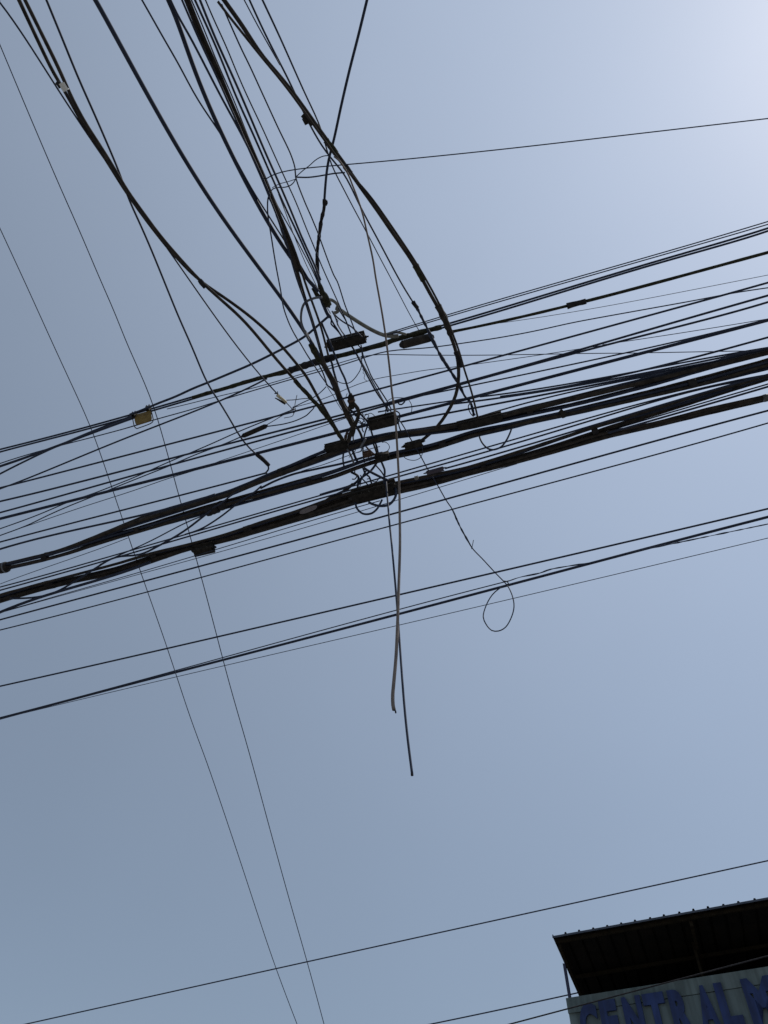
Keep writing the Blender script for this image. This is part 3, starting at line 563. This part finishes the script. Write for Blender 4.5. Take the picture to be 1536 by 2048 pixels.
# ------------------------------------------------------------------ dangling cords
yk = ('Y', [313, 700, 980, 1423], [1.22, 2.30, 2.95, 3.05])
wc = J('long pale beige cord dangling straight down in front, frayed at its end', 5.0, [(668,313),(678.7,321.6),(688.7,336),(697,350),(704.5,369),(714.5,394.6),(726,430.5),(734.5,467.7),(746,520),(751.6,556),(764.6,629),(772.4,681),(780,744),(784,785),(790,828),(793,871),(796.7,936),(798.7,981),(799.5,1036),(800,1080),(799.5,1111),(797,1187),(795,1250),(792,1314),(787.6,1365),(785.5,1390),(786,1410),(788,1420)], yk, taper=(.62, 1.18), name='dangling_cord', cat='cord', m='cord', step=8, o=0.0)
wrap(wc, [(785.5,1417),(788,1420),(791,1422),(791.5,1426)], 3.6, yk, name='frayed_end', o=-.002, step=1.5)
bc = J('long black cord dangling from the big hub box, lowest thing hanging in the sky', 4.6, [(772,964),(773,976),(776,1010),(778.5,1043),(781,1065),(792.6,1192),(797.7,1263),(803,1339),(809,1415.5),(815.5,1479),(824.4,1549)], ('Y', [900, 1600], [3.35, 3.35]), name='dangling_cord', cat='cord', step=10, o=0.0)
wrap(bc, [(823.5,1545),(824.4,1551)], 5.6, ('Y', [900, 1600], [3.35, 3.35]), name='cut_end', o=-.001, step=2)
gl = J('wire slanting down from hub, twisted midway and ending in an open loop', 2.5, None,
  [('C', [(703,690),(716,712),(735,745),(760,790),(775,815),(802,845),(819.5,875),(839,908),(854.7,937),(874,968.5),(892,1000),(906,1021),(920,1053),(932,1075),(944,1095.6),(966.5,1119.5),(990,1145),(1013,1169)]),
   (('V', 1013, 1169), [(1019.5,1179),(1026,1196.4),(1028,1213.5),(1023,1234),(1011,1254.5),(997,1262),(983.6,1261),(971.6,1247.7),(966.5,1234),(970,1217),(980,1196),(990,1184),(1003,1174)])], name='looped_wire', step=5, o=-.006)
wrap(gl, [(905,1020),(920,1053),(932,1075),(944,1095.6)], 3.8, m='black', name='twisted_length', rough=.8, o=-.008)
wrap(gl, [(943,1098),(945,1090),(947,1080)], 1.4, name='loose_tip', rough=0, o=-.008)
wrap(gl, [(1007,1162),(1013,1163),(1017,1167),(1012,1170)], 2.2, name='knot', rough=.1, o=-.008)

# ------------------------------------------------------------------ splice node and hub tangle
J('short strand from upper cable down to the splice node', 3.2, [(638,729.5),(644.6,742.5),(650,757),(653.8,770)], 'C')
J('thick stub knotted at the splice node, dropping into the hub trunk', 3.4, [(652,768),(656,772),(659,773.8),(670.7,783),(678,786)], 'C')
J('hair wire from the splice node sagging right into the hub trunk', 1.5, [(655,774),(658,779),(666.8,792),(674.6,806),(683.7,820.6)], 'C')
J('thin wire from the splice node curving left to the bare wire knot', 2.0, [(652.5,773),(646,780),(637,788),(625,796),(606,805),(586,815)], 'C')
J('pale arc wire from the cream clamp to the twisted lower branch', 1.9, [(573,800.5),(590,799.5),(605,797.5),(616.6,797),(624,799.5),(632,807)], 'C', m='steel')
J('short thin lead from the cream clamp to the bare wire knot', 1.9, [(573,806),(579,812),(585,819),(588,825)], 'C')
J('bare wire knot with spiky loose ends on the cable under the cream clamp', 1.5, [(594,790),(591,803),(588,816),(584,818),(582,823),(588,826),(590,820),(585,815),(589,813),(591,820),(587,828),(586,831),(583,833),(568,836)], 'C', m='steel')
J('arc wire swooping from the twisted lower branch into the dark capsule', 2.4, [(629,813),(626,818),(621,823),(614,830),(605.6,835),(592,841),(579.5,845),(565,848.5),(548,851),(533,853)], 'C')
J('taut thin wire from the dark capsule up to the bare wire knot', 1.6, [(533,850),(549,840.5),(563,832),(575,825),(585,818)], 'C')
J('heavy strand dropping from the upper pair into the hub trunk', 5.0, [(650,717),(661.6,721.7),(666.8,741),(673,763),(677,784),(683,805),(692,828),(703,850)], 'C', step=5)
J('slim strand from splice box landing on the hub insulator', 4.6, [(643,645),(651,664.5),(659,683),(668,706),(673,719),(681,739),(690,758),(695,774),(700,788)], 'O', step=6)
J('hair thin arc hanging below the upper splice box', 1.9, [(723,712),(723.5,724),(722.8,732),(720,741),(716,747.7),(710,756),(703,763),(696,766.5),(689,767),(681,765.5),(674.6,762)], 'C')
J('squiggly loose wire below the upper splice box', 1.2, [(724,738),(727,741),(726,746),(729,748),(729,753),(728,756),(731,760),(734,762)], 'C', m='steel')
J('thicker of two slanting strands leading right of the hub boxes', 4.0, [(703,692),(709.7,702),(716,714),(722.8,727),(732,746),(742,764.6),(751,781),(760,795),(768,806),(776,824)], 'C', step=6)
J('slimmer of two slanting strands leading right of the hub boxes', 3.0, [(722,690),(725,706),(730,722),(735.8,736),(741,749),(747.5,760.7),(754,771),(760,780),(774.6,803),(782,818)], 'C', step=6)
J('short hanger strand under the right end of upper splice box', 2.6, [(716,690),(722,697),(724,706),(725,716)], 'C')
J('first drop strand from the mossy knot to the upper splice box', 3.8, [(656,626),(661.6,637),(667,647),(673,656.7),(685,675)], 'O')
J('second drop strand from the mossy knot to the upper splice box', 3.0, [(664,622),(670.7,634.6),(676,650),(683,662),(693,676)], 'O')
J('long drop strand crossing to the right end of upper splice box', 3.2, [(666,624),(673,633),(687,644),(702,653),(716,666),(724,674)], 'O')
J('drop strand beside the grey hook, bending to the splice box top', 3.0, [(677,616),(681,624),(691.5,641),(697,655),(702,668)], 'O')
J('dark kinked strand left of the drop strands above splice box', 3.2, [(660,630),(663,640),(662,647),(671,657),(678,665),(686,677)], 'O')
J('purplish wire tangled among the drop strands', 1.8, [(671,636),(676,641),(674,648),(677,653),(681,660),(688,668)], 'O', m='purple')
J('round cable loop left of the grey hook, ends tucked in the sheaf', 5.0, [(644,594.5),(632,595.5),(621,599),(613,603),(608,608),(604.5,616),(602.5,626),(602,639.6),(604,650),(608,660),(613,671),(618,681)], 'O', m='steel', name='cable_loop', cat='cable')
# hub trunk
J('gnarled main trunk of cables at the hub, left part', 10.5, [(644,722),(652,738),(662,756),(670,774),(678,795),(686,812),(694,828),(702,844),(709,858)], 'C', m='old', name='hub_cable', cat='cable', rough=.25)
J('brown bent cable bulging left in the hub trunk', 8.5, [(684,806),(689,818),(692,829),(699,840),(706,850),(708,860),(704,872)], 'C', m='old', name='hub_cable', cat='cable', rough=.3)
J('rust tinged cable from the hub insulator curling down the trunk', 8.0, [(703,802),(711,811),(717,822),(716,834),(712,845),(706,856),(700,870),(697,884)], 'C', m='old', name='hub_cable', cat='cable', rough=.3)
J('strap crossing the gap beside the white patch of sky in hub trunk', 5, [(690,812),(698,818),(706,824),(713,832)], 'C', m='tape', rough=.3)
J('diagonal strand from the trunk to the middle bundles, right side', 4.2, [(718,822),(722.5,829.5),(733,841),(741,858),(746,873.8),(752.5,890.7),(756,905)], 'C')
J('strand fanning down left from the hub trunk', 5.2, [(706,853),(696.5,860.7),(693,868),(691,880)], 'C', m='rust')
J('strand fanning straight down from hub trunk, greyish', 3.0, [(711,846),(708,853),(706,868.5),(707,884)], 'C', m='steel')
J('thick strand fanning down right from hub trunk', 5.4, [(709,848),(716,858),(722.5,871),(726,886)], 'C', m='old')
J('thin prop strand leaning between trunk and upper middle bundle', 3.2, [(738,846),(733,857),(730,866),(727,878)], 'C')
J('pale grey stub lying across the upper middle bundle at hub', 4.4, [(731,877),(728,884),(724,890),(720.5,896)], 'C', m='steel', o=-.03)
J('curled black offcut left of the square box', 2.2, [(717,838),(722,836),(727,840),(731,846),(724,848),(718,845),(714,842)], 'C')
J('second curled offcut between trunk and square box', 1.8, [(729,830),(734,828),(738,832),(734,837),(736,842),(741,845),(738,850)], 'C')
J('hair loop over the knot at right of the square box', 1.5, [(774.6,802),(782,797.5),(790,795.6),(803,795.6),(812,796.5),(817,799.5),(821.5,806),(824,815),(822.8,823.5)], 'C')
J('small dark curl knotted on the paired cable right of the white cord', 3.2, [(796,804),(798,808),(803,809),(807,806),(810,801.5),(806,799.5),(801,802)], 'C')
J('cable end curling over the right side of the square box', 3.0, [(788,819),(791.5,821.7),(798,825.6),(800,834.7),(797,845),(800,858),(806,870)], 'C')
J('hair loop in the gap below the square box', 1.5, [(764,885),(769,884),(774,886),(777,889),(778.8,893),(778.5,897),(774.6,902),(768,905)], 'C')
J('large hair loop hanging under the small box right of white cord', 1.5, [(806,908),(808,914),(816,919),(829,920.6),(836,918.5),(841,915),(844.5,908),(845,900),(843.6,888)], 'C')
J('first strand bridging the two middle bundles at far left of hub', 3.8, [(688,900),(687,906),(686,919),(688,934)], 'C')
J('second strand bridging the two middle bundles at hub', 4.2, [(694,898),(697.8,903.4),(703,914),(708,928)], 'C', m='steel')
J('third and thickest strand bridging the two middle bundles at hub', 5.4, [(704,898),(705.6,902),(712,917.8),(718,928)], 'C')
J('fourth thin strand bridging the two middle bundles at hub', 3.0, [(726.4,893),(725.8,906),(727.7,918),(729,925)], 'C')
J('slanting brown strand bridging the two middle bundles at hub', 3.6, [(732,893),(735.5,897),(742,903),(751,911)], 'C', m='rust')
J('twin strand above the small square clamp between middle bundles', 4.0, [(747,888),(750,896),(753,905),(755,912)], 'C', m='old')
# below the middle bundles
J('cable sweeping from hub left along the top of the lowest bundle', 5.2, [(702,944),(710,948),(716,952),(717,959),(712,965),(705.6,969),(697,973),(686,976.5),(660,984),(640,990)], 'C', name='hub_cable', cat='cable')
J('dark cable bending from lower middle bundle into the big hub box', 4.6, [(753,926),(750,930.8),(740.7,942.5),(726.4,953),(721,958),(716.5,966),(715,978)], 'C', name='hub_cable', cat='cable')
lv = ('V', 750, 985)
J('big black loop sweeping round the right side of the big hub box', 5.4, None, [('C', [(728,936),(734,940),(751,949),(766.8,956.8),(774,960)]), (lv, [(781,964.6),(787,970),(790.5,977),(792,985),(791,993),(787,1000.5),(781,1007),(774.6,1010.5),(761.6,1012),(748.5,1009.5),(738,1005)])], name='cable_loop', cat='cable')
J('black loop hanging lowest beneath the big hub box', 4.4, [(711,1006),(713,1015),(718.6,1022.5),(725,1027),(731.6,1028.4),(738,1028),(744.6,1026),(750,1022),(755,1016.7),(760,1008),(764,999.8)], lv, name='cable_loop', cat='cable')
J('stout strand from lower middle bundle to right end of big hub box', 4.6, [(763,924),(766,931),(769,938.6),(769.5,946),(768.7,953),(768,963),(769,973)], 'C')
J('slim strand crossing to the stout one above big hub box', 3.2, [(751,930),(756,935.5),(760,940),(764,945),(768,952)], 'C')
J('slanting strand dropping into the middle of big hub box', 4.0, [(726,936),(731,947.7),(738,953),(741,960),(744,970)], 'C')
J('thin strand beside the slanting one above big hub box', 2.8, [(721,950),(725,958),(731,964),(737,972)], 'C')
J('crossing strand forming an X above big hub box', 3.4, [(732,942),(727,950),(722,960),(717,970)], 'C', m='old')
J('grey twin leads entering the big hub box by the black cord', 2.0, [(768,955),(769.5,962),(772,970),(773,976)], 'C', m='steel')
J('kinked cable falling left over the lowest bundle beside pale oval tag', 6.0, [(706,968),(694,978),(682,985),(668,992),(654,1000),(640,1009),(628,1015)], 'C', name='hub_cable', cat='cable', rough=.25, m='old')
J('drooping arc cable below the long terminal box', 3.8, [(958,868),(960,876.7),(966,888),(975.8,897),(985.5,899.5),(995,897.5),(1003,893),(1010,885),(1015,876.7),(1020,866),(1023.6,856)], ('V', 990, 880), name='cable_loop', cat='cable')
J('little loop hugging the twisted cable above the terminal box', 2.2, [(940,806),(936.7,812),(937,817),(938.7,822),(942,828),(947,833)], 'C')

# ------------------------------------------------------------------ grey sheath and hook
gs = cable('grey conduit sleeve with a hooked end, pale in the light, left of the cylinder closure', 8.4, [(671,616),(676,617.5),(680,619.5),(691,627),(703,635),(716,643.5),(729,651.5),(744,660),(760,667.5),(771,671),(784,672.5),(797,672)], 'C', None, name='grey_sleeve', cat='sleeve', group='loose wires at the crossing', m='sheath', step=4, o=-.01)
wrap(gs, [(656,600),(661,599.5),(667,602),(673,607),(677,614),(677,621),(672,625),(667,626)], 6.8, m='sheath', name='hook', rough=.1)
wrap(gs, [(769,670),(781,667),(793,664.5),(806,667),(813,669)], 5.5, m='sheath', name='flattened_end', rough=.2)

# ------------------------------------------------------------------ housings, boxes, tags
housing('splice_box', 'brown black splice box slung above the upper pair, left of the grey sleeve', (659,692), (727,675), 27, bolts=3)
capsule('splice_closure', 'rounded cylinder closure under the hooked end of grey sleeve, right of white cord', ((803,690), (864,674)), 17, m='old')
capsule('splice_closure', 'long slim dark capsule hanging between thin wires left of the hub', ((486,872), (532,852)), 9.5)
housing('terminal_box', 'long dark terminal box on the middle bundles where the curving cable lands', (918,853), (1001,833), 22, bolts=4)
housing('terminal_box', 'square black box at the hub just left of the white cord', (742,849), (790,837), 29, bolts=2)
housing('terminal_box', 'small black box on the lower middle bundle just right of the white cord', (808,893), (845,883), 21, bolts=2)
housing('terminal_box', 'biggest hub box on the lowest bundle with cable loops round it', (709,994), (788,974), 34, bolts=4)
housing('terminal_box', 'dull purple flat housing on top of the lowest bundle', (852,946), (888,936), 13, m='purple', bolts=0)
housing('terminal_box', 'dark box hanging under the lowest bundle crossed by the long thin wire', (390,1103), (425,1095), 22, bolts=0)
housing('splice_box', 'dark clamp block on the upper middle bundle left end step', (653,897), (692,887), 19, bolts=1, lid=False)
housing('splice_box', 'small square clamp on the lower middle bundle left of the cord', (754,918), (776,912), 22, bolts=1)
housing('splice_box', 'tiny brown block wedged between the two middle bundles', (728,910), (741,907), 13, m='rust', bolts=0, lid=False)
# insulator knob at the hub
p = [on(x, y, 'C', -.012) for x, y in ((701,786),(701,790),(702,794),(702,799),(703,803),(703,808),(704,813),(705,818))]
t = depth(702, 800, 'C'); e = empty('insulator', p[3], 'dark ribbed insulator knob where a strand meets the hub trunk', 'insulator')
bm = bmesh.new(); tube(bm, p, [k * t for k in (2.2, 4.2, 7.0, 6.2, 7.2, 5.6, 6.4, 3.2)], 14); keep(bm_obj('body', bm, M['box']), e)
bm = bmesh.new(); tube(bm, [p[3] + (p[4]-p[3])*s for s in (0, 1)], [7.9 * t, 7.9 * t], 14); keep(bm_obj('band', bm, M['rust']), e)
# cream tipped clamp
e = empty('wedge_clamp', on(562, 795, 'O', -.01), 'cream tipped wedge clamp at the end of the top left thin wire', 'clamp')
for nm, P, wd, m, tp in (('body', [(554,790),(560,795),(566,799),(573,805)], 9.0, 'cream', (.75, .55)), ('lower_jaw', [(550,796),(556,799),(563,803),(571,807)], 5.0, 'box', (.4, 1.3)),
                         ('upper_jaw', [(549,787),(554,787),(558,791),(563,796)], 4.5, 'box', (.5, 1.0)), ('prong', [(555,783),(555.5,787),(556,791)], 1.8, 'box', None)):
    o_, _ = strand_obj(nm, P, wd, 'O', None, m=m, o=-.012 if nm == 'body' else -.01, ext=0, step=2, taper=tp); keep(o_, e)
# mustard marker plate with corner slots and a wire rim
def hung(x, y, ax=286, ay=830): return on(x, y, ('V', ax, ay), -.012)
pl = empty('marker_plate', hung(286, 838), 'mustard yellow plate with slotted corners clipped on the top pair, far left', 'marker plate')
poly = [(271,830),(300,822),(303,825),(302.2,829.5),(303.5,835),(302.5,840),(297,843),(290,845),(277,849.5),(271.5,848),(269.5,841)]
bm = bmesh.new(); nb = ND * .004
f1 = [bm.verts.new(hung(*q) - nb) for q in poly]; f2 = [bm.verts.new(hung(*q) + nb) for q in poly]
bm.faces.new(f1); bm.faces.new(f2[::-1])
for i in range(len(poly)): bm.faces.new((f1[i], f2[i], f2[(i+1) % len(poly)], f1[(i+1) % len(poly)]))
keep(bm_obj('plate', bm, M['mustard'], smooth=False), pl)
rim = catmull([(267,829),(265.5,836),(267,846),(269,853),(273,857),(280,855),(290,851.5),(300,847.5),(305,844),(306.5,840),(305,832),(303,824)], 2)
tt = depth(286, 838, 'C'); bm = bmesh.new(); tube(bm, [hung(*q) for q in rim], [.95 * tt] * len(rim), 8); keep(bm_obj('rim', bm, M['tape']), pl)
for q in ((270,832),(298,819)):
    c = hung(*q); bm = box_bm(c - ND * .01, (DD, UZ, ND), (7 * tt, 10 * tt, .03), .2); keep(bm_obj('clip', bm, M['box'], smooth=False), pl)
# pale oval tag, beige tag
def disc(name, label, c, hl, hh, tilt, m, cat):
    ctr = on(*c, 'C', -.03); t = depth(*c, 'C'); view = (ctr - EYEV).normalized()
    a = (on(c[0] + 10 * math.cos(tilt), c[1] - 10 * math.sin(tilt), 'C', -.03) - ctr).normalized(); b = a.cross(view).normalized(); nn = a.cross(b)
    bm = bmesh.new(); K_ = 28
    ring = lambda f, z: [bm.verts.new(ctr + a * math.copysign(abs(math.cos(q)) ** .7, math.cos(q)) * hl * t * f + b * math.sin(q) * hh * t * f + nn * z) for q in [2*math.pi*k/K_ for k in range(K_)]]
    r0, r1, r2, r3 = ring(.93, -.005), ring(1, -.002), ring(1, .002), ring(.93, .005)
    bm.faces.new(r0); bm.faces.new(r3[::-1])
    for A_, B_ in ((r0, r1), (r1, r2), (r2, r3)):
        for k in range(K_): bm.faces.new((A_[k], A_[(k+1) % K_], B_[(k+1) % K_], B_[k]))
    e = empty(name, ctr, label, cat)
    keep(bm_obj('plate', bm, M[m], smooth=False), e)
    for sg in (-1, 1):
        q = ctr + a * sg * hl * t * .72
        bm = bmesh.new(); tube(bm, [q - b * hh * t * 1.15 - nn * .004, q - nn * .008, q + b * hh * t * 1.15 - nn * .004], [.55 * t] * 3, 6)
        keep(bm_obj('cable_tie', bm, M['tape']), e)
disc('oval_tag', 'pale pinkish oval tag lying along the lowest bundle left of the hub', (616.5,1019.5), 19, 4.6, R(21), 'tag', 'tag')
disc('small_tag', 'tiny beige square tag on the lowest bundle beside the purple housing', (833,956), 4.4, 4.0, R(14), 'beige', 'tag')
# couplers on bundles
for nm, lab, P, wd, m in (('coupler', 'round black coupler with a pale ring gripping the bundle at the left edge', [(0,1137),(5,1136),(10,1135),(14,1133.5)], 22, 'box'),
                          ('coupler', 'grey metal clamp ring on the lowest bundle at the right edge', [(1527,797),(1531,796),(1535,795)], 16, 'bolt'),
                          ('tape_knot', 'lumpy tape knot on the lower middle bundle above the thin steep wires', [(413,1024),(418,1022),(424,1019.5),(430,1017),(436,1015)], 21, 'tape'),
                          ('bundle_clamp', 'squarish clamp tying both middle bundles together right of the drooping arc', [(1120,822),(1124,826),(1127,830),(1129,834)], 11, 'box')):
    o_, _ = strand_obj(nm, P, wd, 'C', None, m=m, o=-.004, ext=0, step=2, rough=.18 if 'knot' in nm else 0, sides=12)
    tag(o_, lab, nm.replace('_', ' '), None)
    if 'left edge' in lab:
        r_, _ = strand_obj('ring', [(9,1135),(10.5,1134.6),(12,1134.2)], 23.5, 'C', None, m='steel', o=-.004, ext=0, step=1, sides=12); r_.parent = o_

# short offcuts and frayed strands caught in the hub
rs = np.random.RandomState(4)
for cx, cy, ln in ((712,842,26),(722,850,22),(700,866,24),(738,862,20),(715,905,26),(744,925,22),(722,962,24),(738,968,18),(757,958,22),(698,915,24),(694,832,20),(728,835,22),(770,828,18),(704,958,20),(786,846,22),(680,800,18)):
    a0 = rs.uniform(0, 6.28); P = [(cx, cy)]
    for k in range(5):
        a0 += rs.uniform(-1.0, 1.0); P.append((P[-1][0] + math.cos(a0) * ln / 4, P[-1][1] + math.sin(a0) * ln / 4))
    J('short curling wire offcut caught among the hub strands', rs.uniform(1.3, 2.6), P, 'C', name='wire_offcut', cat='wire', group='short wire offcuts caught in the hub', m=('black', 'thin', 'old')[rs.randint(3)])
